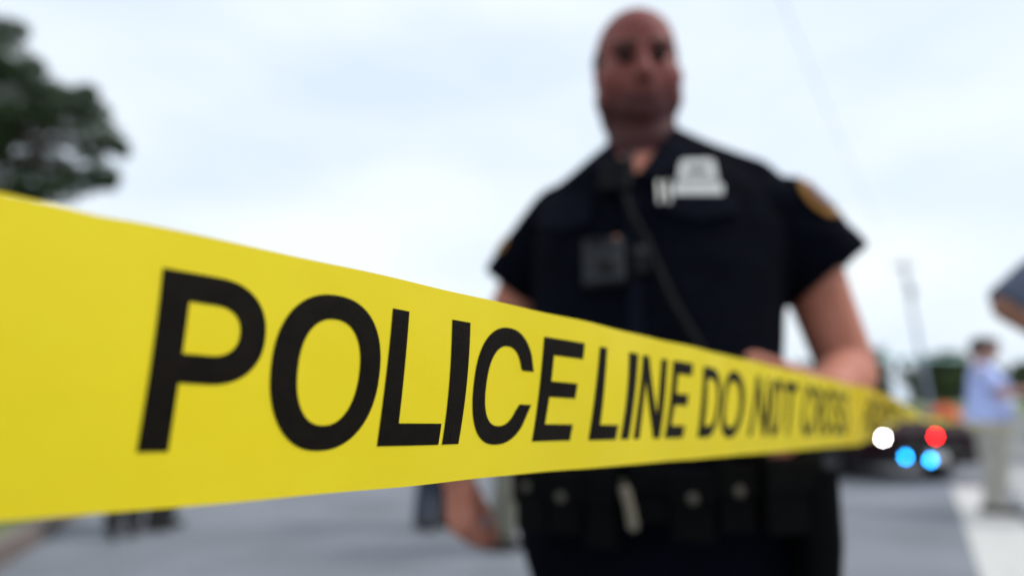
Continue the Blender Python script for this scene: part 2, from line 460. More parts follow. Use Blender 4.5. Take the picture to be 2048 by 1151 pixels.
# ------- lettering: outlines in a unit-high box
def rect(x0, y0, x1, y1): return [(x0, y0), (x1, y0), (x1, y1), (x0, y1)]
def oval(cx, cy, rx, ry, n=64, a0=0, a1=360, p=2.25):
    out = []
    for i in range(n + 1 if a1 - a0 < 360 else n):
        a = R(a0 + (a1 - a0) * i / n)
        c_, s_ = math.cos(a), math.sin(a)
        out.append((cx + rx * math.copysign(abs(c_) ** (2 / p), c_), cy + ry * math.copysign(abs(s_) ** (2 / p), s_)))
    return out
S = 0.175          # stem, as a fraction of cap height
B = 0.165
def glyph(ch, w):
    """returns list of (outer, [holes])"""
    s = S * (1.0 if ch == 'L' else min(1.0, max(.86, w / .7))); b = B
    if ch == 'I': return [(rect(0, 0, w, 1), [])]
    if ch == 'L': return [([(0, 0), (w, 0), (w, b), (s, b), (s, 1), (0, 1)], [])]
    if ch == 'E':
        return [([(0, 0), (w, 0), (w, b), (s, b), (s, .43), (w * .93, .43), (w * .93, .43 + b * .92), (s, .43 + b * .92), (s, 1 - b),
                  (w * .985, 1 - b), (w * .985, 1), (0, 1)], [])]
    if ch == 'T': return [([(w / 2 - s / 2, 0), (w / 2 + s / 2, 0), (w / 2 + s / 2, 1 - b), (w, 1 - b), (w, 1), (0, 1), (0, 1 - b), (w / 2 - s / 2, 1 - b)], [])]
    if ch == 'N':
        k = s * 1.12
        return [([(0, 0), (s * .95, 0), (s * .95, .70), (w - k, 0), (w, 0), (w, 1), (w - s * .95, 1), (w - s * .95, .30), (k, 1), (0, 1)], [])]
    if ch == 'O': return [(oval(w / 2, .5, w / 2, .52), [oval(w / 2, .5, w / 2 - s * 1.08, .52 - b)])]
    if ch == 'D':
        rx = w * .56
        out = [(0, 0), (w - rx, 0)] + [(x, y) for x, y in oval(w - rx, .5, rx, .5, 32, -90, 90)] + [(w - rx, 1), (0, 1)]
        inn = [(s, b), (w - rx, b)] + [(x, y) for x, y in oval(w - rx, .5, rx - s, .5 - b, 32, -90, 90)] + [(w - rx, 1 - b), (s, 1 - b)]
        return [(dd(out), [dd(inn)])]
    if ch in 'PR':
        y0 = .375 if ch == 'P' else .43; cy = (1 + y0) / 2; ry = (1 - y0) / 2; rx = w * .50
        wr = w if ch == 'P' else w * .96
        out = [(0, 0), (s, 0), (s, y0)]
        if ch == 'R':
            out += [(w * .42, y0), (w * .60, y0 - .06), (w * .66, y0 - .18), (w * .70, .06), (w * .76, 0), (w, 0), (w, .03), (w * .93, .08), (w * .90, .26), (w * .84, .38), (w * .72, .455)]
            out += [(x, y) for x, y in oval(wr - rx, cy, rx, ry, 28, -62, 90)]
        else:
            out += [(wr - rx, y0)] + [(x, y) for x, y in oval(wr - rx, cy, rx, ry, 32, -90, 90)]
        out += [(wr - rx, 1), (0, 1)]
        inn = [(s, y0 + b), (wr - rx, y0 + b)] + [(x, y) for x, y in oval(wr - rx, cy, rx - s, ry - b, 28, -90, 90)] + [(wr - rx, 1 - b), (s, 1 - b)]
        return [(dd(out), [dd(inn)])]
    if ch == 'C':
        rx, ry = w / 2, .52
        o_ = oval(rx, .5, rx, ry, 60, 28, 325); i_ = oval(rx, .5, rx - s * 1.05, ry - b, 60, 22, 330)
        o_[0] = (w * .985, .655); i_[0] = (w * .985 - s, .655)
        o_[-1] = (w, .345); i_[-1] = (w - s, .345)
        return [(o_ + i_[::-1], [])]
    if ch == 'S':
        mid = [(.90, .72), (.82, .85), (.68, .93), (.50, .945), (.30, .93), (.16, .86), (.13, .74), (.17, .64), (.30, .57), (.52, .515),
               (.72, .465), (.86, .38), (.89, .27), (.84, .15), (.70, .075), (.50, .055), (.28, .075), (.14, .16), (.085, .30)]
        mid = [((x - .5) * (w - s) / .8 + w / 2, (y - .5) * (1.04 - b) / .89 + .5) for x, y in mid]
        L_ = []; R_ = []
        for i, p in enumerate(mid):
            a = mid[max(0, i - 1)]; c = mid[min(len(mid) - 1, i + 1)]
            dx, dy = c[0] - a[0], c[1] - a[1]; l = math.hypot(dx, dy); nx, ny = -dy / l, dx / l
            h = b * .5
            L_.append((p[0] + nx * h, p[1] + ny * h)); R_.append((p[0] - nx * h, p[1] - ny * h))
        return [(L_ + R_[::-1], [])]
def dd(pts):
    out = []
    for p in pts:
        if not out or math.hypot(p[0] - out[-1][0], p[1] - out[-1][1]) > 1e-4: out.append(p)
    if math.hypot(out[0][0] - out[-1][0], out[0][1] - out[-1][1]) < 1e-4: out.pop()
    return out

V0, V1 = 0.200, 0.850            # baseline and cap line across the tape
CAPH = (V1 - V0) * W
def t_at(px, v):
    lo, hi = -.3, 2.0
    for _ in range(40):
        m = (lo + hi) / 2; d = tape_pt(m, v) - CAM
        q_ = 1024 + FPX * d.x / (d.y * CT + d.z * ST)
        if q_ < px: lo = m
        else: hi = m
    return lo
def letter_list():
    """(character, start, width) in metres along the tape"""
    P = [('P', 272, 0, 530, .68), ('O', 541, .5, 758, .5), ('L', 753, 0, 876, 0), ('I', 883, 0, 916, 0), ('C', 947, .5, 1068, .62),
         ('E', 1063, 0, 1139, 0), ('L', 1176, 0, 1231, 0), ('I', 1240, 0, 1257, 0), ('N', 1266, 0, 1319, 0), ('E', 1328, 0, 1365, 0),
         ('D', 1394, 0, 1440, .5), ('O', 1444, .5, 1488, .5)]
    out = []
    for c, a, va, b, vb in P:
        ta = t_at(a, V0 + va * (V1 - V0)); tb = t_at(b, V0 + vb * (V1 - V0))
        out.append((c, ta, tb - ta))
    t = t_at(1495, V0)
    for c, w, g in (('N', .0405, .004), ('O', .0425, .003), ('T', .037, .024), ('C', .0415, .004), ('R', .040, .003), ('O', .0425, .004), ('S', .037, .003), ('S', .037, 0)):
        out.append((c, t, w)); t += w + g
    t0 = t + 0.105
    first = out[0][1]
    base = list(out)
    for rep in range(1, 4):
        for c, a, w in base:
            out.append((c, a - first + t0 + (rep - 1) * (t0 - first + 0.0), w))
    return out
def build_letters():
    for ch, t0, w in letter_list():
        if t0 > 3.6: continue
        org = tape_pt(t0, V0)
        for outer, holes in glyph(ch, w / CAPH):
            bm = bmesh.new()
            edges = []; rev = False
            for loop in [outer] + holes:
                vs = [bm.verts.new((x, y, 0)) for x, y in loop]
                for i in range(len(vs)): edges.append(bm.edges.new((vs[i], vs[(i + 1) % len(vs)])))
            bmesh.ops.triangle_fill(bm, use_beauty=True, use_dissolve=False, edges=edges, normal=(0, 0, 1))
            wx = w / CAPH
            for k in range(1, 10):
                bmesh.ops.bisect_plane(bm, geom=bm.verts[:] + bm.edges[:] + bm.faces[:], plane_co=(0, k / 10 + .0137, 0), plane_no=(0, 1, 0))
            for k in range(1, 10):
                bmesh.ops.bisect_plane(bm, geom=bm.verts[:] + bm.edges[:] + bm.faces[:], plane_co=(wx * k / 10 + .0091, 0, 0), plane_no=(1, 0, 0))
            nrms = []
            for v in bm.verts:
                q0 = (t0 + v.co.x * CAPH, V0 + v.co.y * (V1 - V0))
                nv_ = (tape_pt(q0[0] + .001, q0[1]) - tape_pt(q0[0] - .001, q0[1])).cross(tape_pt(q0[0], q0[1] + .02) - tape_pt(q0[0], q0[1] - .02)).normalized()
                if nv_.dot(NC) < 0: nv_ = -nv_
                nrms.append(nv_)
                p = tape_pt(t0 + v.co.x * CAPH, V0 + v.co.y * (V1 - V0), 0.00025)
                v.co = p - org
            bm.normal_update()
            for f in bm.faces:
                if f.normal.dot(NC) < 0: f.normal_flip()
            me = bpy.data.meshes.new('letter'); bm.to_mesh(me); bm.free()
            for p in me.polygons: p.use_smooth = True
            me.normals_split_custom_set_from_vertices(nrms)
            me.materials.append(M_ink)
            o = bpy.data.objects.new('letter', me); C.objects.link(o); o.parent = tape_root; o.location = org - P0
build_letters()

# ---------------------------------------------------------------- ground
def sheet(name, pts, z, m, thick=None):
    mb = MB()
    if thick:
        mb.tube([[Vector((x, y, z - thick)) for x, y in pts], [Vector((x, y, z)) for x, y in pts]])
    else:
        mb.add([(x, y, z) for x, y in pts], [tuple(range(len(pts)))])
    o = mb.build(name, m)
    return props(o, kind='structure')
sheet('ground', [(-900, -200), (900, -200), (900, 1600), (-900, 1600)], -0.02, M_grass)
road = sheet('road', [(-60, -30), (60, -30), (60, 48), (-60, 48)], 0.0, M_asphalt)
# grass verge and kerb on the left
kl = [(-2.85, 2.6), (-3.35, 3.9), (-3.9, 5.5), (-4.62, 7.3), (-5.9, 8.9), (-8.2, 10.2), (-14, 11.0), (-60, 11.4)]
sheet('grass_verge', [(-60, -20)] + [(-1.6, -20), (-1.9, 0)] + kl, 0.13, M_grass, 0.14)
def offset_line(pts, d):
    out = []
    for i, p in enumerate(pts):
        a = pts[max(0, i - 1)]; c = pts[min(len(pts) - 1, i + 1)]
        dx, dy = c[0] - a[0], c[1] - a[1]; l = math.hypot(dx, dy)
        out.append((p[0] + dy / l * d, p[1] - dx / l * d))
    return out
line = [(-1.6, -20), (-1.9, 0)] + kl
o2 = offset_line(line, 0.17)
o1 = offset_line(line, 0.004)
sheet('kerb', o1 + o2[::-1], 0.14, M_kerb, 0.15)
# far pavement
sheet('pavement', [(-60, 48.004), (60, 48.004), (60, 51), (-60, 51)], 0.12, M_pave, 0.13)
# painted markings on the right: wide edge line and crossing bars
A = Vector((3.07, 4.72)); Bv = Vector((5.5, 8.8)); dv = (Bv - A).normalized(); nv = Vector((dv.y, -dv.x))
def strip(a, l0, l1, w0, w1):
    p = [A + dv * l0 + nv * w0, A + dv * l1 + nv * w0, A + dv * l1 + nv * w1, A + dv * l0 + nv * w1]
    return [tuple(q) for q in p]
sheet('road_marking', strip(A, -6, 5.6, 0, 0.50), 0.004, M_paint)
for k in range(16):
    sheet('road_marking', strip(A, -5.5 + k * 0.95, -5.5 + k * 0.95 + 0.55, 0.66, 3.9), 0.004, M_paint)

# ---------------------------------------------------------------- people
def head(mb, c, M, s=1.0, fat=0.0, neck=None):
    """face looks along local -Y; M rotates it"""
    def q(x, y, z): return Vector(c) + M @ Vector((x * s, y * s, z * s))
    def e(x, y, z, r, rot=None): mb.ell(q(x, y, z), [a * s for a in r], rot, M=M)
    e(0, .012, .035, (.077 + fat * .2, .096, .090))
    e(0, -.018, .048, (.069, .072, .066))
    e(0, -.012, -.035, (.070 + fat * .8, .076, .072))
    e(0, -.034, -.034, (.062 + fat, .056, .060))
    e(0, -.040, -.078, (.047 + fat, .048, .036))
    e(0, -.070, -.090, (.024 + fat * .5, .020, .017))
    for sx in (-1, 1):
        e(sx * .038, -.046, -.024, (.034 + fat, .036, .038))
        e(sx * .0725, .018, -.004, (.009, .020, .030), (0, 0, sx * .2))
        e(sx * .013, -.106, -.030, (.010, .011, .008))
        e(sx * .052, -.020, -.055, (.023 + fat, .042, .040))
        e(sx * .042, .000, -.085, (.022 + fat, .045, .034))
        e(sx * .033, -.074, .034, (.024, .014, .009))
        mb.cone(q(sx * .012, -.083, .030), .010 * s, q(sx * .050, -.068, .030), .010 * s)
    mb.cone(q(0, -.086, .020), .009 * s, q(0, -.110, -.026), .0135 * s)
    mb.cone(q(-.020, -.084, -.054), .008 * s, q(.020, -.084, -.054), .008 * s)
    mb.cone(q(-.018, -.082, -.066), .0085 * s, q(.018, -.082, -.066), .0085 * s)
    if neck: mb.cone(q(0, .018, -.060), neck[1], neck[0], neck[1] * 1.08)
    return q
def face_parts(q, s, parent, M, hair_m, hair='full', beard=False):
    for sx in (-1, 1):
        mb = MB(); mb.ell(q(sx * .032, -.0755, .012), (.0135 * s,) * 3); mb.build('eye', M_eye, parent, smooth=True)
        mb = MB(); mb.cone(q(sx * .016, -.094, .030), .0050 * s, q(sx * .050, -.082, .031), .004 * s); mb.build('eyebrow', hair_m, parent, smooth=True)
    mb = MB()
    if hair == 'full':
        mb.ell(q(0, .022, .050), (.083 * s, .098 * s, .090 * s), M=M)
        mb.ell(q(0, .055, .005), (.078 * s, .062 * s, .075 * s), M=M)
        mb.ell(q(0, -.030, .105), (.062 * s, .055 * s, .030 * s), M=M)
        mb.skin('hair', hair_m, parent, voxel=.007, smooth=2, folds=.003, fscale=60)
    elif hair == 'crop':
        for sx in (-1, 1):
            mb.ell(q(sx * .054, .022, .028), (.0285 * s, .062 * s, .040 * s), M=M)
        mb.ell(q(0, .070, .010), (.055 * s, .042 * s, .055 * s), M=M)
        mb.skin('hair', hair_m, parent, voxel=.006, smooth=3)
def hand(mb, wrist, d, n, th, s=1.0, curl=0.35, spread=0.1, thumb=0.6, curls=None):
    """d: direction of the fingers, n: the way the palm looks, th: the side of the thumb"""
    wrist = Vector(wrist); d = Vector(d).normalized(); n = Vector(n); n = (n - d * n.dot(d)).normalized()
    sd_ = d.cross(n)
    if sd_.dot(Vector(th)) < 0: sd_ = -sd_
    mb.cone(wrist - d * .01 * s, .027 * s, wrist + d * .035 * s, .033 * s, sq=.6, side=sd_)
    mb.cone(wrist + d * .03 * s, .036 * s, wrist + d * .075 * s, .040 * s, sq=.42, side=sd_)
    mb.ell(wrist + d * .035 * s + sd_ * .020 * s + n * .010 * s, (.018 * s, .018 * s, .022 * s))
    lens = (.072, .082, .076, .060); rr = (.0098, .0102, .0098, .0086)
    for i in range(4):
        o = (1.5 - i) * .0215 * s
        base = wrist + d * (.088 - abs(i - 1) * .004) * s + sd_ * o
        f = (d + sd_ * (1.5 - i) * spread).normalized()
        cu = (curls[i] if curls else curl) * (1 + .12 * i)
        p = base - d * .014 * s; pts = [p]; a = 0
        for k, fr in enumerate((.45, .30, .25)):
            a += cu * (1, 1.25, .9)[k]
            dirv = f * math.cos(a) + n * math.sin(a)
            p = p + dirv * (lens[i] * fr * s + (.014 * s if k == 0 else 0)); pts.append(p)
        r = rr[i] * s
        mb.chain(pts, [r * 1.08, r * 1.02, r * .95, r * .82], seg=12)
    b0 = wrist + d * .022 * s + sd_ * .026 * s + n * .008 * s
    t1 = (d * .62 + sd_ * thumb + n * .35).normalized(); t2 = (d * .85 + sd_ * thumb * .5 + n * .40).normalized()
    p1 = b0 + t1 * .038 * s; p2 = p1 + t1 * .032 * s; p3 = p2 + t2 * .026 * s
    mb.chain([b0, p1, p2, p3], [.0155 * s, .0125 * s, .0115 * s, .0095 * s], seg=12)

def shoe(parent, a, f, m, s=1.0):
    a = Vector(a); f = Vector(f).normalized()
    mb = MB()
    mb.cone(Vector((a.x, a.y, .05 * s)) - f * .05 * s, .042 * s, Vector((a.x, a.y, .035 * s)) + f * .15 * s, .034 * s, sq=1.0)
    mb.cone(Vector((a.x, a.y, .05 * s)), .046 * s, Vector((a.x, a.y, .15 * s)), .047 * s)
    o = mb.skin('shoe', m, parent, voxel=.009 * s, smooth=3)
    for v in o.data.vertices: v.co.z = max(v.co.z, 0.0)
    return o

def bystander(label, loc, yaw, H=1.76, shirt=M_darkcloth, trouser=M_darkcloth, skin=M_skin3, hair_m=M_darkhair, shoes=M_shoe,
              arms=None, legs=None, sleeve=0.55, group=None, fat=1.0, headrot=(0, 0, 0), vox=.010, facing=None, lean=0.0):
    """local space: looks along -Y, own left side is +X"""
    s = H / 1.76
    root = empty('person', loc, yaw, label=label, cat='person', group=group)
    V = lambda x, y, z: Vector((x * s, y * s, z * s))
    arms = arms or {}; legs = legs or {}
    LE = Vector(arms.get('LE', (.25, .03, 1.13))) * s; LW = Vector(arms.get('LW', (.27, -.03, .88))) * s
    RE = Vector(arms.get('RE', (-.25, .03, 1.13))) * s; RW = Vector(arms.get('RW', (-.27, -.03, .88))) * s
    LS, RS = V(.185, 0 + lean, 1.43), V(-.185, 0 + lean, 1.43)
    LK = Vector(legs.get('LK', (.10, -.01, .50))) * s; LA = Vector(legs.get('LA', (.11, .03, .08))) * s
    RK = Vector(legs.get('RK', (-.10, -.01, .50))) * s; RA = Vector(legs.get('RA', (-.11, .03, .08))) * s
    LH, RH = V(.09, 0, .90), V(-.09, 0, .90)
    Mh = Euler(headrot).to_matrix()
    b = MB()
    q = head(b, V(0, -.02 + lean, 1.645), Mh, s * .97, neck=(V(0, .02 + lean, 1.45), .055 * s))
    b.loft([(V(0, .01, .88), .15 * s, .10 * s), (V(0, 0, 1.05), .135 * s * fat, .10 * s), (V(0, lean * .6, 1.25), .15 * s, .10 * s), (V(0, lean, 1.42), .14 * s, .075 * s)])
    for Sx, E, Wr, sg in ((LS, LE, LW, 1), (RS, RE, RW, -1)):
        b.chain([Sx, E, Wr], [.047 * s, .040 * s, .028 * s])
        dd_ = (Wr - E).normalized()
        hand(b, Wr, dd_ + Vector((0, -.1, 0)), Vector((-sg, 0, 0)) if abs(dd_.z) > .6 else Vector((0, 0, -1)), Vector((0, -1, 0)) if abs(dd_.z) > .6 else Vector((-sg, 0, .3)), s, curl=.5)
    for Hp, K, An in ((LH, LK, LA), (RH, RK, RA)):
        b.chain([Hp, K, An], [.07 * s, .05 * s, .035 * s])
    b.skin('body', skin, root, voxel=vox * .75, smooth=3)
    face_parts(q, s * .97, root, Mh, hair_m)
    c = MB()
    c.loft([(V(0, .01, .90), .175 * s * fat, .125 * s * fat), (V(0, -.01, 1.02), .170 * s * fat, .13 * s * fat), (V(0, lean * .6, 1.22), .175 * s, .125 * s),
            (V(0, lean * .9, 1.38), .175 * s, .11 * s), (V(0, .005 + lean, 1.46), .12 * s, .08 * s), (V(0, .01 + lean, 1.495), .068 * s, .066 * s)], n=2.2)
    for Sx, E, Wr, sg in ((LS, LE, LW, 1), (RS, RE, RW, -1)):
        mid = Sx.lerp(E, min(1, sleeve))
        c.cone(Sx - Vector((sg * .03 * s, 0, 0)), .068 * s, mid, .062 * s, round2=False)
        if sleeve > 1: c.cone(E, .055 * s, E.lerp(Wr, sleeve - 1), .045 * s, round2=False)
    c.skin('shirt', shirt, root, voxel=vox, smooth=3, folds=.005, fscale=8)
    p = MB()
    p.loft([(V(0, .01, .80), .16 * s, .12 * s), (V(0, .01, .90), .168 * s * fat, .122 * s), (V(0, 0, 1.00), .158 * s * fat, .118 * s)])
    for Hp, K, An in ((LH, LK, LA), (RH, RK, RA)):
        p.cone(Hp, .098 * s, K, .076 * s); p.cone(K, .076 * s, An, .066 * s, round2=False)
    p.skin('trousers', trouser, root, voxel=vox, smooth=3, folds=.005, fscale=7, stretch=(1, 1, .5))
    for An in (LA, RA): shoe(root, An, facing or (0, -1, 0), shoes, s)
    return root

# ---- the officer -------------------------------------------------
OF = Vector((0.29, 1.20, 0))
off = empty('person', OF, label='large police officer in dark navy short-sleeved uniform with cropped hair standing behind the tape', cat='person')
def O(px, py, Y): return at(px, py, Y) - OF
YAW = R(-10)
rows = [(296, 1226, 1354, 1.235, .062), (310, 1203, 1378, 1.225, .072), (330, 1172, 1420, 1.225, .092), (368, 1134, 1482, 1.225, .112),
        (420, 1100, 1542, 1.215, .135), (480, 1078, 1570, 1.21, .150), (560, 1072, 1558, 1.20, .165), (640, 1066, 1546, 1.19, .178),
        (720, 1056, 1540, 1.18, .190), (820, 1046, 1590, 1.18, .195), (900, 1042, 1600, 1.18, .190), (945, 1042, 1604, 1.18, .184)]
def ring(py, xl, xr, Y, b, grow=0):
    pl = O(xl, py, Y); pr = O(xr, py, Y)
    return ((pl + pr) / 2, (pr.x - pl.x) / 2 / math.cos(YAW) + grow, b + grow)
# head
HC = O(1273, 147, 1.215)
MH = Euler((R(11), R(-1), R(-3))).to_matrix()      # chin tucked, looking down at the camera
body = MB()
HS = 0.985
q = head(body, HC, MH, HS, fat=.0085, neck=None)
body.cone(q(0, .010, -.050), .063, O(1288, 300, 1.235), .070)
body.ell(q(0, -.020, -.105), (.052, .050, .034), M=MH)
body.loft([ring(py, xl + 14, xr - 14, Y, b - .012) for py, xl, xr, Y, b in rows[2:]][::-1], yaw=YAW)
# arm on the viewer's left, hanging
LSh, LEl, LWr = O(1118, 425, 1.29), O(1000, 690, 1.32), O(912, 948, 1.25)
body.chain([LSh, LEl, LWr], [.052, .044, .030])
body.cone(LSh.lerp(LEl, .2), .055, LSh.lerp(LEl, .8), .050)
body.cone(LEl.lerp(LWr, .15), .048, LEl.lerp(LWr, .6), .040)
hand(body, LWr, (O(930, 1130, 1.23) - LWr), (.70, .70, 0), (.8, -.6, 0), 0.94, curls=(.46, .40, .34, .30), thumb=.04, spread=.02)
# arm on the viewer's right, elbow out, hand brought to the tape
RSh, REl, RWr = O(1580, 440, 1.17), O(1697, 745, 1.15), O(1660, 786, 1.01)
body.chain([RSh, REl, RWr], [.056, .046, .034])
body.cone(RSh.lerp(REl, .35), .054, RSh.lerp(REl, .85), .046)
body.cone(REl, .042, REl.lerp(RWr, .6), .041)
hand(body, RWr, (O(1558, 832, .95) - RWr), (-.2, .9, -.1), (0, 0, 1), 1.15, curls=(.12, .18, .25, .3), spread=.20, thumb=.62)
for hx, kx, fx in ((1230, .185, .16), (1450, .40, .42)):
    h_ = O(hx, 1080, 1.2); k_ = Vector((kx, 1.18, .50)) - OF; a_ = Vector((fx, 1.24, .09)) - OF
    body.chain([h_, k_, a_], [.09, .06, .04])
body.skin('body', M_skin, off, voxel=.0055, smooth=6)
tan_shade(M_skin, HC.z - .205, HC.z - .165, (.50, .40, .50))  # tanned face, also darkened in colour for being backlit
stubble_shade(M_skin, HC.z - .050, HC.z - .085, HC.z - .172, HC.z - .195, (.34, .36, .42))  # beard growth plus the shadow below the chin, multiplied into the skin colour
face_parts(q, HS, off, MH, M_hair, hair='crop')
# shirt
sh = MB()
sh.loft([ring(*r) for r in rows][::-1], seg=40, n=2.35, yaw=YAW)
sh.ell(O(1150, 442, 1.28), (.082, .085, .064)); sh.ell(O(1530, 440, 1.17), (.102, .085, .074), (0, R(12), 0))
sh.cone(O(1290, 338, 1.25), .082, O(1150, 428, 1.28), .064); sh.cone(O(1320, 330, 1.24), .073, O(1495, 398, 1.19), .068)
sh.cone(O(1128, 440, 1.29), .068, O(1022, 578, 1.31), .062, round2=False, sq=1.05)
sh.cone(O(1550, 446, 1.17), .084, O(1655, 553, 1.145), .081, round2=False, sq=1.0)
shirt = sh.skin('shirt', M_navy, off, voxel=.006, smooth=4, folds=.0042, fscale=7.5, stretch=(1, 1, .8))
# trousers
tr = MB()
tr.loft([ring(*r) for r in ((1210, 1085, 1600, 1.19, .15), (1151, 1070, 1600, 1.19, .165), (1080, 1048, 1605, 1.19, .178), (1000, 1040, 1608, 1.185, .183), (930, 1050, 1625, 1.185, .175))], seg=40, yaw=YAW)
for hx, kx, fx in ((1215, .185, .15), (1462, .40, .43)):
    h_ = O(hx, 1130, 1.2); k_ = Vector((kx, 1.18, .50)) - OF; a_ = Vector((fx, 1.24, .10)) - OF
    tr.cone(h_, .120, k_, .092); tr.cone(k_, .092, a_, .082, round2=False)
tr.skin('trousers', M_trou, off, voxel=.009, smooth=4, folds=.004, fscale=7, stretch=(1, 1, .5))
for fx in (.15, .44):
    shoe(off, Vector((fx, 1.24, 0)) - OF, (0.1 if fx > .3 else -.15, -1, 0), M_black, 1.1)['label'] = 'black boot'
# belt
bl = MB()
bl.loft([ring(py, 1040, 1606, 1.182, .184, .010) for py in (1000, 940)], seg=48, n=2.35, yaw=YAW)
belt = bl.build('duty_belt', M_black, off, smooth=False, bevel=.004)

def open_collar():
    bm = bmesh.new(); bm.from_mesh(shirt.data)
    top = O(1272, 276, 1.18).z; low = O(1262, 344, 1.10).z; xc = O(1266, 320, 1.14).x
    kill = []
    for f in bm.faces:
        c = f.calc_center_median()
        if c.z < low or c.y + OF.y > 1.235: continue
        k = min(1, (c.z - low) / (top - low))
        if abs(c.x - xc - .008 * k) < .060 * k + .002: kill.append(f)
    bmesh.ops.delete(bm, geom=kill, context='FACES')
    bm.to_mesh(shirt.data); bm.free()
open_collar()
dg = bpy.context.evaluated_depsgraph_get()
def bvh(o):
    return BVHTree.FromPolygons([v.co + OF for v in o.data.vertices], [p.vertices[:] for p in o.data.polygons])
bt_shirt = bvh(shirt); bt_belt = bvh(belt)
def onto(tree, px, py):
    h = tree.ray_cast(CAM, ray(px, py).normalized())
    if h[0] is None: return None
    n = h[1]
    if n.dot(CAM - h[0]) < 0: n = -n
    return h[0], n
def smooth_n(tree, px, py, r=22):
    acc = Vector(); p0, n0 = onto(tree, px, py)
    for dx in (-r, 0, r):
        for dy in (-r, 0, r):
            h = onto(tree, px + dx, py + dy)
            if h: acc += h[1]
    return p0, acc.normalized()
def frame_on(n, roll=0):
    z = n.normalized(); x = Vector((0, 0, 1)).cross(z).normalized(); y = z.cross(x)
    M = Matrix((x, y, z)).transposed()
    return M @ Matrix.Rotation(roll, 3, 'Z')
def on_box(mb, tree, px, py, w, h, d, lift=0.0, roll=0, n=None):
    p, nn = smooth_n(tree, px, py)
    M = frame_on(n or nn, roll)
    c = p + (n or nn) * (d / 2 + lift) - OF
    mb.box(c, (w / 2, h / 2, d / 2), M)
    return c, M
def plate(mb, c, M, pts, d):
    """outline in local xy extruded by d along local z"""
    mb.tube([[c + M @ Vector((x, y, 0)) for x, y in pts], [c + M @ Vector((x, y, d)) for x, y in pts]])
def drape(name, tree, outline, m, parent, th=.003, lift=.002):
    """a cloth piece following the surface under an outline given in pixels"""
    bm = bmesh.new()
    vs = [bm.verts.new((x, y, 0)) for x, y in outline]
    edges = [bm.edges.new((vs[i], vs[(i + 1) % len(vs)])) for i in range(len(vs))]
    bmesh.ops.triangle_fill(bm, use_beauty=True, edges=edges, normal=(0, 0, 1))
    xs = [p[0] for p in outline]; ys = [p[1] for p in outline]
    for k in range(1, 10):
        bmesh.ops.bisect_plane(bm, geom=bm.verts[:] + bm.edges[:] + bm.faces[:], plane_co=(min(xs) + (max(xs) - min(xs)) * k / 10, 0, 0), plane_no=(1, 0, 0))
        bmesh.ops.bisect_plane(bm, geom=bm.verts[:] + bm.edges[:] + bm.faces[:], plane_co=(0, min(ys) + (max(ys) - min(ys)) * k / 10, 0), plane_no=(0, 1, 0))
    last = None
    for v in bm.verts:
        h = onto(tree, v.co.x, v.co.y)
        if h: last = h
        if h: v.co = h[0] + h[1] * lift - OF
        else: v.co = Vector((9, 9, 9))
    bmesh.ops.delete(bm, geom=[v for v in bm.verts if v.co.x > 8], context='VERTS')
    me = bpy.data.meshes.new(name); bm.to_mesh(me); bm.free()
    for p in me.polygons: p.use_smooth = True
    me.materials.append(m)
    o = bpy.data.objects.new(name, me); C.objects.link(o); o.parent = parent
    sm = o.modifiers.new('sm', 'SMOOTH'); sm.iterations = 4
    so = o.modifiers.new('solid', 'SOLIDIFY'); so.thickness = th; so.offset = 0
    return o
# collar, placket, pocket flaps
M_navy3 = mat('navy_cloth_fold', (0.0052, 0.0062, 0.0115), 0.95, spec=0.04, var=0.15, vscale=30, bump=0.3, bscale=500)
drape('pocket', bt_shirt, [(1072, 402), (1190, 392), (1188, 446), (1128, 470), (1068, 452)], M_navy3, off, .005, .004)
drape('pocket', bt_shirt, [(1318, 392), (1474, 392), (1478, 430), (1400, 446), (1316, 424)], M_navy3, off, .005, .004)
drape('placket', bt_shirt, [(1246, 380), (1274, 380), (1290, 640), (1296, 900), (1262, 900), (1256, 640)], M_navy3, off, .004, .003)
cm = MB()
for side, pts in ((0, [(1222, 292), (1180, 335), (1216, 372), (1256, 336), (1236, 300)]), (1, [(1352, 280), (1300, 318), (1270, 352), (1316, 372), (1388, 318)])):
    drape('collar', bt_shirt, pts, M_navy3, off, .006, .006)
# open neck skin
# badge: stepped silver shield over a name bar
p, n = smooth_n(bt_shirt, 1393, 360); n = (n + (CAM - p).normalized() * 1.2).normalized(); MBd = frame_on(n, R(-3)); k = 1.2 / FPX * .93
bd = MB(); c0 = p + n * .009 - OF
plate(bd, c0, MBd, [(x * k, y * k) for x, y in ((-38, -12), (40, -12), (38, 8), (33, 34), (26, 38), (-26, 38), (-33, 32), (-37, 6))], .005)
badge = bd.build('badge', M_silver, off, bevel=.0012)
bd = MB()
plate(bd, c0 + MBd @ Vector((0, 0, .001)), MBd, [(x * k, y * k) for x, y in ((-46, -37), (50, -37), (50, -16), (42, -13), (-40, -13), (-46, -18))], .0035)
bd.build('name_plate', M_silver, off, bevel=.001)
bd = MB()
plate(bd, c0 + MBd @ Vector((0, 0, .0052)), MBd, [(x * k, y * k) for x, y in ((-20, 8), (20, 8), (20, 24), (-20, 24))], .0012)
plate(bd, c0 + MBd @ Vector((0, 0, .0052)), MBd, [(x * k, y * k) for x, y in ((-34, -10), (36, -10), (34, -4), (-32, -4))], .0012)
bd.build('engraved_panel', mat('engraving', (0.22, 0.21, 0.20), .5, metal=.3, var=.1), badge)
# pens
for px in (1318, 1336):
    p, n = smooth_n(bt_shirt, px, 388)
    m_ = MB(); M_ = frame_on(n); c_ = p + n * .006 - OF
    m_.cone(c_ + M_ @ Vector((0, -.022, 0)), .0028, c_ + M_ @ Vector((0, .022, 0)), .0024, seg=12)
    m_.build('pen', M_silver, off, smooth=True)
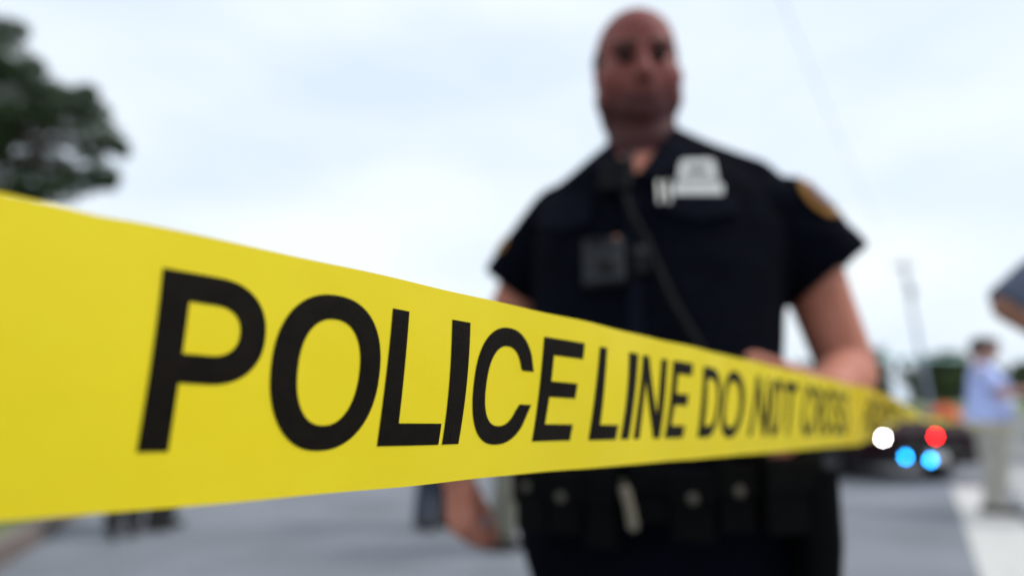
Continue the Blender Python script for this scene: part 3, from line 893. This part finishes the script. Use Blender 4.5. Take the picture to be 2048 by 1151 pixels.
# shoulder patch and the one on the other sleeve
def blobpts(cx, cy, rx, ry, rot, n=26):
    return [(cx + rx * math.cos(a) * math.cos(rot) - ry * math.sin(a) * math.sin(rot), cy + rx * math.cos(a) * math.sin(rot) + ry * math.sin(a) * math.cos(rot))
            for a in [2 * math.pi * i / n for i in range(n)]]
pa = drape('shoulder_patch', bt_shirt, blobpts(1640, 394, 56, 28, R(43)), M_patch, off, .003, .004)
drape('patch_emblem', bt_shirt, blobpts(1642, 388, 42, 19, R(43)), M_patch2, pa, .003, .0075)
drape('shoulder_patch', bt_shirt, blobpts(1006, 492, 20, 7, R(-58)), M_patch, off, .003, .004)['label'] = 'gold shoulder patch seen edge on'
# belt gear
def pouch(px, py, w, h, d, name='belt_pouch', snap=True, m=M_black, roll=0, lift=.002):
    hit = onto(bt_belt, px, min(py, 980)) or onto(bt_shirt, px, 920)
    if not hit: return None
    n = Vector((hit[1].x, hit[1].y, 0)).normalized()
    M = frame_on(n, roll)
    c = hit[0] + n * (d / 2 + lift) - OF
    c.z = at(px, py, hit[0].y).z
    mb = MB(); mb.box(c, (w / 2, h / 2, d / 2), M)
    o = mb.build(name, m, belt, bevel=.006)
    fl = MB(); fl.box(c + M @ Vector((0, h * .28, d * .12)), (w / 2 + .003, h * .24, d / 2 + .002), M)
    fl.build('flap', m, o, bevel=.005)
    if snap:
        s_ = MB(); s_.ell(c + M @ Vector((0, h * .12, d * .62 + .003)), (.0075, .0075, .003), M=M)
        s_.build('snap', M_brass, o, smooth=True)
    return o
pouch(1092, 985, .060, .105, .035)
pouch(1150, 1000, .050, .085, .040)
pouch(1210, 1010, .045, .11, .035, snap=False)
pouch(1300, 985, .050, .075, .030, snap=False)
pouch(1378, 1005, .060, .095, .035)
pouch(1456, 990, .050, .090, .035)
pouch(1540, 985, .070, .10, .040, snap=False)
# holster at the hip
hp = onto(bt_belt, 1580, 975)
hm = MB(); hc = hp[0] - OF + Vector((.030, 0, -.02))
hm.loft([(hc + Vector((0, 0, -.13)), .024, .030), (hc + Vector((0, 0, -.05)), .030, .045), (hc + Vector((0, .01, .05)), .032, .055)], seg=24, n=3)
hol = hm.build('holster', M_black, belt, bevel=.005)
gm = MB(); gm.box(hc + Vector((0, .02, .085)), (.016, .026, .045), Euler((R(-18), 0, 0)).to_matrix()); gm.build('grip', M_plastic, hol, bevel=.006)
# pale lanyard / key strap hanging from the belt
kp, kn = onto(bt_belt, 1245, 955)
def dp(px, py): 
    h = onto(bt_belt, px, min(py, 990)); return at(px, py, h[0].y - .05) - OF
km = MB(); pts = [dp(1240, 950), dp(1252, 985), dp(1260, 1015), dp(1266, 1050)]
km.chain(pts, [.0065, .007, .0065, .0075], seg=12)
km.build('key_strap', M_cord, belt, smooth=True)

# body camera and second unit on the chest
def gadget(name, label, cat, px, py, w, h, d, m, roll=0, lift=.001):
    p, n = smooth_n(bt_shirt, px, py, 30)
    n = (n + Vector((0, 0, -.05))).normalized()
    M = frame_on(n, roll)
    c = p + n * (d / 2 + lift)
    root = empty(name, c, label=label, cat=cat)
    mb = MB(); mb.box((0, 0, 0), (w / 2, h / 2, d / 2), M); mb.build('casing', m, root, bevel=.005)
    return root, M, d
g, M_, d_ = gadget('body_camera', 'square grey body-worn camera clipped on the middle of the officer\'s chest', 'body camera', 1211, 532, .064, .080, .022, M_camgrey, R(4))
mb = MB(); mb.ell(M_ @ Vector((.006, -.010, d_ / 2)), (.016, .016, .006), M=M_); mb.build('lens', M_blackgl, g, smooth=True)
mb = MB(); mb.box(M_ @ Vector((-.006, .031, d_ / 2)), (.016, .005, .0015), M_); mb.build('label_strip', M_plastic, g, bevel=.0005)
mb = MB(); mb.ell(M_ @ Vector((.023, .035, d_ / 2)), (.004, .004, .002), M=M_); mb.build('indicator', mat('amber_indicator', (.30, .10, .05), .4, var=.1), g, smooth=True)
g, M_, d_ = gadget('radio_remote', 'small dark control unit beside the grey body camera on the shirt front', 'radio remote', 1280, 526, .028, .052, .014, M_plastic, R(2))
mb = MB(); mb.ell(M_ @ Vector((0, .012, d_ / 2)), (.009, .009, .004), M=M_); mb.build('button', M_camgrey, g, smooth=True)
# shoulder microphone with its cord
g, M_, d_ = gadget('shoulder_microphone', 'black speaker microphone clipped below the open collar, its cord running down the chest', 'microphone', 1238, 366, .050, .060, .024, M_plastic, R(-6), .006)
mb = MB()
for k_ in range(5): mb.box(M_ @ Vector((0, .020 - k_ * .008, d_ / 2)), (.018, .0016, .0015), M_)
mb.build('speaker_grille', M_plastic, g)
mb = MB(); mb.box(M_ @ Vector((.015, .038, 0)), (.007, .012, .006), M_); mb.build('clip', M_camgrey, g, bevel=.002)
rt = Vector(g.location); cp = []
for px, py in ((1246, 385), (1262, 430), (1290, 480), (1316, 540), (1342, 600), (1372, 655), (1400, 700), (1425, 760), (1440, 850), (1446, 930)):
    h = onto(bt_shirt, px, py)
    if h: cp.append(h[0] + h[1] * .009 - rt)
cp[0] = cp[0] + Vector((0, -.004, 0))
mb = MB(); mb.chain(cp, [.0048] * len(cp), seg=12); mb.build('cord', M_plastic, g, smooth=True)

# thing in his hanging hand
hd_ = (O(930, 1130, 1.23) - LWr).normalized()
ph = OF + LWr + hd_ * .098 + Vector((.034, .012, 0))
cup = empty('phone', ph, label='small light grey phone held in the officer\'s hanging hand', cat='phone')
mb = MB(); mb.box((0, 0, 0), (.013, .005, .030), Euler((R(10), R(8), R(-20))).to_matrix()); mb.build('casing', M_phone, cup, bevel=.005)
mb = MB(); mb.box(Euler((R(10), R(8), R(-20))).to_matrix() @ Vector((0, -.0055, 0)), (.011, .001, .026), Euler((R(10), R(8), R(-20))).to_matrix()); mb.build('screen', mat('screen_glass', (.30, .32, .38), .15, var=.05), cup, bevel=.001)

# ---- bystanders --------------------------------------------------
blue_man = bystander('man in pale blue shirt and khaki trousers holding his arms out in front', (4.98, 7.25, 0), R(50), 1.78,
          M_blueshirt, M_khaki, M_skin3, arms=dict(LE=(.22, -.14, 1.20), LW=(.12, -.40, 1.27), RE=(-.22, -.12, 1.18), RW=(-.10, -.38, 1.24)), sleeve=.75, fat=1.25, headrot=(R(14), 0, 0))
blue_man.scale = (1.15, 1.3, 1.0)
bystander('person in dark clothes at the right edge of the view facing the man in blue', (5.30, 6.7, 0), R(-80), 1.62,
          M_darkcloth, M_darkcloth, M_skin2, arms=dict(LE=(.24, -.05, 1.12), LW=(.12, -.26, 1.17), RE=(-.24, .03, 1.10), RW=(-.24, -.10, .86)), sleeve=.9)
bystander('person in grey-blue knit shirt with bent elbow cut off by the right edge', (1.862, 1.98, 0), R(-12), 1.93,
          M_greyblue, M_darkcloth, M_skin2, sleeve=1.0, arms=dict(RE=(-.340, -.02, 1.285), RW=(-.13, -.16, 1.06)), vox=.008)
bystander('person in black trousers, legs close together, left of the two seen under the tape', (at(230, 1060, 5.95).x, 6.05, 0), R(35), 1.74, M_darkcloth, M_darkcloth,
          legs=dict(LA=(.09, .06, .08), RA=(-.07, -.02, .08), LK=(.09, 0, .5), RK=(-.08, -.03, .5)))
bystander('person in charcoal trousers, right of the two seen under the tape at left', (at(314, 1050, 6.3).x, 6.4, 0), R(84), 1.70, M_navy2, M_darkcloth)
bystander('person in dark blue denim trousers behind the officer\'s hanging hand', (at(862, 1060, 6.3).x, 6.4, 0), R(50), 1.72, M_greyblue, M_navy2, fat=1.05)
bystander('person in olive khaki trousers between the officer\'s hand and hip', (at(1012, 1090, 5.4).x, 5.5, 0), R(75), 1.70, M_darkcloth, M_olive,
          legs=dict(LA=(.07, .02, .08), RA=(-.07, .10, .08)))

# ---------------------------------------------------------------- police car
def car(label, loc, yaw, paint, lights=True):
    """local: nose towards -Y"""
    root = empty('car', loc, yaw, label=label, cat='car')
    Lh = 2.45
    # (y, half width, z bottom, z shoulder, z top centre)
    st = [(-2.45, .70, .30, .62, .70), (-2.38, .84, .24, .70, .78), (-2.1, .93, .20, .80, .88), (-1.5, .95, .20, .88, .95), (-1.05, .95, .20, .92, .985),
          (0, .95, .20, .94, .98), (1.2, .95, .20, .96, 1.0), (1.9, .94, .22, .96, 1.03), (2.3, .88, .26, .94, 1.02), (2.45, .74, .34, .85, .93)]
    mb = MB(); rings = []
    for y, w, zb, zs, zt in st:
        half = [(w * .90, zb), (w, zb + .12), (w * 1.0, (zb + zs) / 2), (w * .97, zs), (w * .86, zs + (zt - zs) * .75), (w * .4, zt)]
        r = [Vector((x, y, z)) for x, z in half] + [Vector((-x, y, z)) for x, z in half[::-1]]
        rings.append(r)
    mb.tube(rings)
    body_ = mb.build('body', paint, root, bevel=.03)
    # cabin
    cab = [(-1.12, .80, .95, .80, .97), (-.35, .80, .95, .62, 1.40), (.2, .80, .95, .60, 1.46), (.9, .80, .95, .60, 1.44), (1.75, .78, .97, .74, 1.02)]
    mb = MB()
    mb.tube([[Vector((w, y, zb)), Vector((wt_, y, zt)), Vector((-wt_, y, zt)), Vector((-w, y, zb))] for y, w, zb, wt_, zt in cab])
    mb.build('window', M_glass, root, bevel=.02)
    mb = MB()
    mb.tube([[Vector((w, y, z - .03)), Vector((w * .9, y, z + .012)), Vector((-w * .9, y, z + .012)), Vector((-w, y, z - .03))] for y, w, z in ((-.40, .63, 1.40), (.2, .62, 1.475), (.95, .62, 1.45))])
    mb.build('roof', paint, root, bevel=.015)
    for sx in (-1, 1):
        for a_, b_, r1, r2 in (((.83, -1.12, .95), (.64, -.36, 1.40), .03, .028), ((.80, .25, .95), (.64, .22, 1.44), .03, .028), ((.80, 1.72, 1.0), (.64, .94, 1.43), .05, .04)):
            mb = MB(); mb.cone((sx * a_[0], a_[1], a_[2]), r1, (sx * b_[0], b_[1], b_[2]), r2, seg=8); mb.build('pillar', paint, root, smooth=True)
        mb = MB(); mb.ell((sx * 1.04, -.80, 1.02), (.11, .06, .075)); mb.cone((sx * .90, -.80, .97), .02, (sx * 1.0, -.80, 1.0), .02); mb.build('mirror', paint, root, smooth=True)
        mb = MB(); mb.ell((sx * .70, -2.33, .66), (.17, .11, .065), (0, 0, sx * .35)); mb.build('headlight', M_lamp, root, smooth=True)
        for y in (-1.5, 1.45):
            mb = MB(); rr = []
            for x_, r_ in ((.0, .26), (.0, .335), (.20, .335), (.20, .26)):
                rr.append([Vector((sx * (.78 + x_), y + r_ * math.cos(a), .335 + r_ * math.sin(a))) for a in [2 * math.pi * i / 32 for i in range(32)]])
            mb.tube(rr, cap=False)
            wh = mb.build('tyre', M_tyre, root, bevel=.015)
            mb = MB(); mb.tube([[Vector((sx * x_, y + r_ * math.cos(a), .335 + r_ * math.sin(a))) for a in [2 * math.pi * i / 32 for i in range(32)]] for x_, r_ in ((.80, .26), (.95, .26), (.955, .22), (.93, .20), (.93, .06), (.96, .05))])
            mb.build('rim', M_rim, wh, smooth=True)
            mb = MB(); mb.tube([[Vector((sx * x_, y + .40 * math.cos(a), .335 + .40 * math.sin(a))) for a in [math.pi * i / 24 - .1 for i in range(26)]] for x_ in (.90, .965)])
            mb.build('wheel_arch', M_blackgl, root)
    mb = MB(); mb.box((0, -2.44, .52), (.50, .03, .11))
    gr = mb.build('grille', M_blackgl, root, bevel=.01)
    mb = MB()
    for k in range(5): mb.box((0, -2.475, .44 + k * .04), (.47, .006, .006))
    mb.build('grille_bar', M_rim, gr)
    mb = MB(); mb.loft([(Vector((0, -1.5, .22)), .95, .98), (Vector((0, -1.5, .42)), .96, 1.0)], seg=40, n=5)
    # bumper
    mb = MB(); mb.tube([[Vector((x, y, .24)), Vector((x, y - .03, .30)), Vector((x, y - .03, .40)), Vector((x, y, .43)), Vector((x, y + .25, .43)), Vector((x, y + .25, .24))]
                        for x, y in ((-.93, -2.10), (-.80, -2.40), (-.5, -2.49), (.5, -2.49), (.80, -2.40), (.93, -2.10))])
    mb.build('bumper', M_blackgl, root, bevel=.015)
    mb = MB(); mb.box((0, -2.55, .35), (.16, .008, .06)); mb.build('licence_plate', M_white, root, bevel=.004)
    return root
M_carblack = M_carred
CY = R(10)
cpos = Vector((at(1868, 960, 9.9).x, 9.9, 0)) + Vector((-math.sin(CY), math.cos(CY), 0)) * 2.45
police = car('dark unmarked police car with white, red and blue lights flashing on its nose', cpos, CY, M_carred)
inv = (Matrix.Translation(cpos) @ Matrix.Rotation(CY, 4, 'Z')).inverted()
def strobe(px, py, m, lab, r=.034):
    # on the front face of the car: intersect the view ray with the plane local y = -2.53
    d = ray(px, py); a = inv @ CAM; b_ = inv.to_3x3() @ d
    t = (-2.60 - a.y) / b_.y; p = a + b_ * t
    print('strobe', lab, p)
    mb = MB(); mb.cone(p + Vector((0, .10, 0)), r * 1.15, p, r * 1.15, round1=False, round2=False, seg=24)
    h = mb.build('emergency_light', M_blackgl, police, smooth=False)
    mb = MB(); mb.ell(p + Vector((0, -.001, 0)), (r, .018, r)); l = mb.build('lens', m, h, smooth=True)
    h['label'] = lab
strobe(1766, 875, M_ewhite, 'white flashing light')
strobe(1871, 872, M_ered, 'red flashing light')
strobe(1811, 913, M_eblue, 'blue flashing light')
strobe(1861, 919, M_eblue, 'blue flashing light', .036)

# ---------------------------------------------------------------- orange drum and concrete barrier behind the car
dx = at(1893, 860, 13.2).x
drum = empty('traffic_drum', (dx, 13.2, 0), label='orange and white plastic traffic drum behind the police car', cat='traffic drum')
def lathe(mb, prof, seg=36):
    mb.tube([[Vector((r * math.cos(2 * math.pi * i / seg), r * math.sin(2 * math.pi * i / seg), z)) for i in range(seg)] for r, z in prof])
mb = MB(); lathe(mb, [(.30, .08), (.30, .30), (.285, .31), (.285, .52), (.27, .53), (.27, .74), (.25, .75), (.25, .95), (.22, 1.0), (.08, 1.0), (.08, 1.06), (.05, 1.08)]); mb.build('barrel', M_orange, drum, bevel=.008)
for z in (.33, .55):
    mb = MB(); lathe(mb, [(.292 - (z - .33) * .06, z), (.292 - (z - .33) * .06, z + .14)]); mb.build('reflective_band', M_white, drum)
mb = MB(); lathe(mb, [(.36, 0), (.36, .06), (.30, .09)]); mb.build('base', M_tyre, drum, bevel=.01)
mb = MB()
bx_, by_ = at(1952, 870, 14).x, 14.2
mb.tube([[Vector((x, -y, z)) for y, z in ((-.30, 0), (-.30, .08), (-.16, .30), (-.10, .82), (.10, .82), (.16, .30), (.30, .08), (.30, 0))] for x in (-.45, 1.4)])
o = mb.build('concrete_barrier', M_conc, bevel=.01); o.location = (bx_, by_, 0); o.rotation_euler = (0, 0, R(-8))
props(o, 'pale grey concrete road barrier beside the orange drum', 'barrier')

# ---------------------------------------------------------------- utility pole, teal mast arm
def pole():
    b0 = at(1862, 800, 42); b0.z = 0
    t0 = at(1806, 520, 42)
    root = empty('utility_pole', b0, label='tall thin grey leaning pole against the sky right of the officer', cat='pole')
    mb = MB(); top = t0 - Vector(b0)
    mb.chain([Vector((0, 0, 0)), top], [.13, .08], seg=14); mb.build('pole', M_greypole, root, smooth=True)
    mb = MB(); mb.box(top + Vector((0, 0, -.5)), (.6, .05, .05)); mb.box(top + Vector((0, 0, -1.3)), (.45, .05, .05)); mb.build('crossarm', M_greypole, root, bevel=.01)
    for k in (-.6, -.25, .25, .6):
        mb = MB(); mb.cone(top + Vector((k, 0, -.42)), .05, top + Vector((k, 0, -.22)), .035); mb.build('insulator', M_lamp, root, smooth=True)
    mb = MB(); mb.cone(top + Vector((.35, -.05, -2.3)), .14, top + Vector((.35, -.05, -1.7)), .14, seg=20); mb.build('transformer', M_greypole, root, smooth=True)
pole()
for k, (dx_, lab) in enumerate(((0, 'thin dark overhead wire running up from the leaning pole against the sky'),)):
    mb = MB(); a_ = at(1806, 524, 42) + Vector((dx_ - .5, 0, 0)); b_ = Vector((-2.6 + dx_ * 1.6, 0, 9.6)); pts = []
    for i in range(25):
        t = i / 24; p = a_.lerp(b_, t); p.z -= .55 * math.sin(math.pi * t); pts.append(p)
    mb.tube([[p + Vector((.008 * math.cos(a), 0, .008 * math.sin(a))) for a in [2 * math.pi * j / 8 for j in range(8)]] for p in pts])
    props(mb.build('overhead_wire', M_blackgl, smooth=True), lab, 'wire')
def mast():
    y = 46
    a = at(1700, 716, y); b = at(1925, 718, y)
    root = empty('signal_mast', (a.x, y, 0), label='teal steel mast with a long horizontal arm over the far road', cat='signal mast')
    mb = MB(); mb.cone((0, 0, 0), .16, (0, 0, a.z + .5), .12, seg=16); mb.build('pole', M_teal, root, smooth=True)
    mb = MB(); mb.cone((0, 0, a.z), .13, (b.x - a.x, 0, b.z), .09, seg=16); mb.build('arm', M_teal, root, smooth=True)
    for k in (.45, .8):
        mb = MB(); mb.box(((b.x - a.x) * k, 0, a.z - .45), (.16, .14, .42)); mb.build('signal_head', M_blackgl, root, bevel=.03)
mast()

# ---------------------------------------------------------------- trees
def leaf_cloud(vs, fs, c, r, n, size):
    for _ in range(n):
        while True:
            d = Vector((random.uniform(-1, 1), random.uniform(-1, 1), random.uniform(-1, 1)))
            if d.length < 1: break
        p = c + Vector((d.x * r[0], d.y * r[1], d.z * r[2]))
        e = Euler((random.uniform(0, 6), random.uniform(0, 6), random.uniform(0, 6))).to_matrix()
        s_ = size * random.uniform(.6, 1.3)
        k = len(vs)
        for x, y in ((-.5, 0), (0, -.28), (.55, 0), (0, .28)):
            vs.append(p + e @ Vector((x * s_, y * s_, .12 * s_ if x == 0 else 0)))
        fs.append((k, k + 1, k + 2, k + 3))
def make_tree(label, loc, clumps, trunk, m, leaf, dens, group=None, limbs=True):
    """clumps: (centre, radii) local"""
    root = empty('tree', loc, label=label, cat='tree', group=group)
    vs, fs = [], []
    for c, r in clumps:
        vol = r[0] * r[1] * r[2]
        leaf_cloud(vs, fs, Vector(c), r, int(dens * max(.05, vol) ** .8), leaf)
    me = bpy.data.meshes.new('crown'); me.from_pydata([tuple(v) for v in vs], [], fs)
    me.materials.append(m)
    o = bpy.data.objects.new('crown', me); C.objects.link(o); o.parent = root
    mb = MB(); mb.chain(trunk[0], trunk[1], seg=14)
    mb.build('trunk', M_bark, root, smooth=True)
    mb = MB()
    for c, r in clumps:
        c = Vector(c)
        src = min(trunk[0], key=lambda p: (Vector(p) - c).length + (3 if Vector(p).z > c.z else 0) + (9 if Vector(p).z < 1 else 0))
        mid = Vector(src).lerp(c, .5) + Vector((0, 0, .12 * (c - Vector(src)).length))
        l = (c - Vector(src)).length
        mb.chain([Vector(src), mid, c], [.035 + .018 * l, .02 + .012 * l, .02], seg=8)
    mb.build('branch', M_bark, root, smooth=True)
    return root
# the big one at the upper left
TL = Vector((-13.2, 13.4, 0))
cl = []
for px, py, Y, r in ((12, 120, 13.0, .55), (60, 165, 13.2, .50), (100, 195, 13.4, .50), (150, 205, 13.0, .46), (185, 225, 13.2, .38), (175, 185, 13.4, .24),
                     (120, 245, 13.2, .55), (60, 240, 13.6, .60), (10, 225, 13.0, .62), (200, 265, 13.0, .40), (232, 290, 13.2, .26), (180, 300, 13.3, .36),
                     (205, 350, 13.0, .34), (160, 365, 13.2, .38), (215, 365, 13.4, .22), (90, 315, 13.8, .40), (20, 300, 13.2, .46), (110, 385, 13.0, .42), (50, 395, 13.4, .40),
                     (70, 130, 13.7, .22), (25, 60, 13.2, .34), (245, 305, 13.1, .14), (0, 375, 13.6, .46), (70, 370, 13.2, .5), (130, 340, 13.5, .4), (30, 340, 13.8, .5), (-40, 150, 13.3, .8), (-60, 60, 13.6, .7)):
    p = at(px, py, Y) - TL
    cl.append((p, (r, r, r * .72)))
for _ in range(70):
    a = random.uniform(0, 6.28); rr = random.uniform(0, 1) ** .5
    z = random.uniform(3.6, 8.4); rad = 3.0 * (1 - ((z - 5.4) / 3.6) ** 2) ** .5 if abs(z - 5.4) < 3.5 else 1
    p = Vector((-1.0 + rad * rr * math.cos(a), rad * rr * math.sin(a), z))
    if (p + TL).x > at(-30, 300, 13.4).x: continue
    cl.append((p, (.8, .8, .55)))
make_tree('big dark green tree with ragged drooping boughs at the upper left', TL, cl,
          ([Vector((0, 0, 0)), Vector((.1, 0, 1.8)), Vector((.3, .1, 3.6)), Vector((.2, 0, 5.5)), Vector((0, 0, 7.4))], [.42, .34, .27, .17, .07]), M_leaf, .10, 4300)
# far row
def far_tree(label, px, Y, top, w, seed, group='far trees along the road'):
    random.seed(seed)
    t = at(px, top, Y); base = Vector((t.x, Y, 0)); H = t.z; cl = []
    hw = w / FPX * Y / 2
    for _ in range(26):
        a = random.uniform(0, 6.28); rr = random.uniform(0, 1) ** .5; z = random.uniform(.30, .90) * H
        k = math.sin(math.pi * min(1, (z / H - .12) / .88)) ** .6
        cl.append((Vector((hw * .8 * k * rr * math.cos(a), hw * .8 * k * rr * math.sin(a), z)), (hw * .36, hw * .36, H * .13)))
    return make_tree(label, base, cl, ([Vector((0, 0, 0)), Vector((0.05, 0, H * .35)), Vector((0, 0.05, H * .75))], [.22, .16, .06]), M_leaf2, .30, 300, group)
far_tree('green bushy far tree just left of the man in the blue shirt', 1880, 52, 702, 165, 1)
far_tree('green far tree behind the man in the blue shirt', 1950, 56, 722, 110, 2)
far_tree('dark far tree just right of the officer\'s elbow', 1742, 54, 694, 72, 3)
far_tree('far tree partly behind the officer\'s forearm', 1672, 60, 712, 110, 4)
far_tree('far tree low in the gap between the officer\'s arm and side', 1585, 64, 722, 110, 5)
for i, (px, Y, top, w) in enumerate(((1480, 62, 700, 120), (1370, 66, 690, 130), (1240, 60, 705, 120), (1110, 64, 690, 130), (960, 62, 700, 140), (800, 66, 690, 150), (640, 62, 700, 140), (480, 64, 690, 150), (2060, 60, 720, 120), (2200, 62, 700, 140))):
    far_tree('far tree of the row hidden behind the tape', px, Y, top, w, 20 + i)
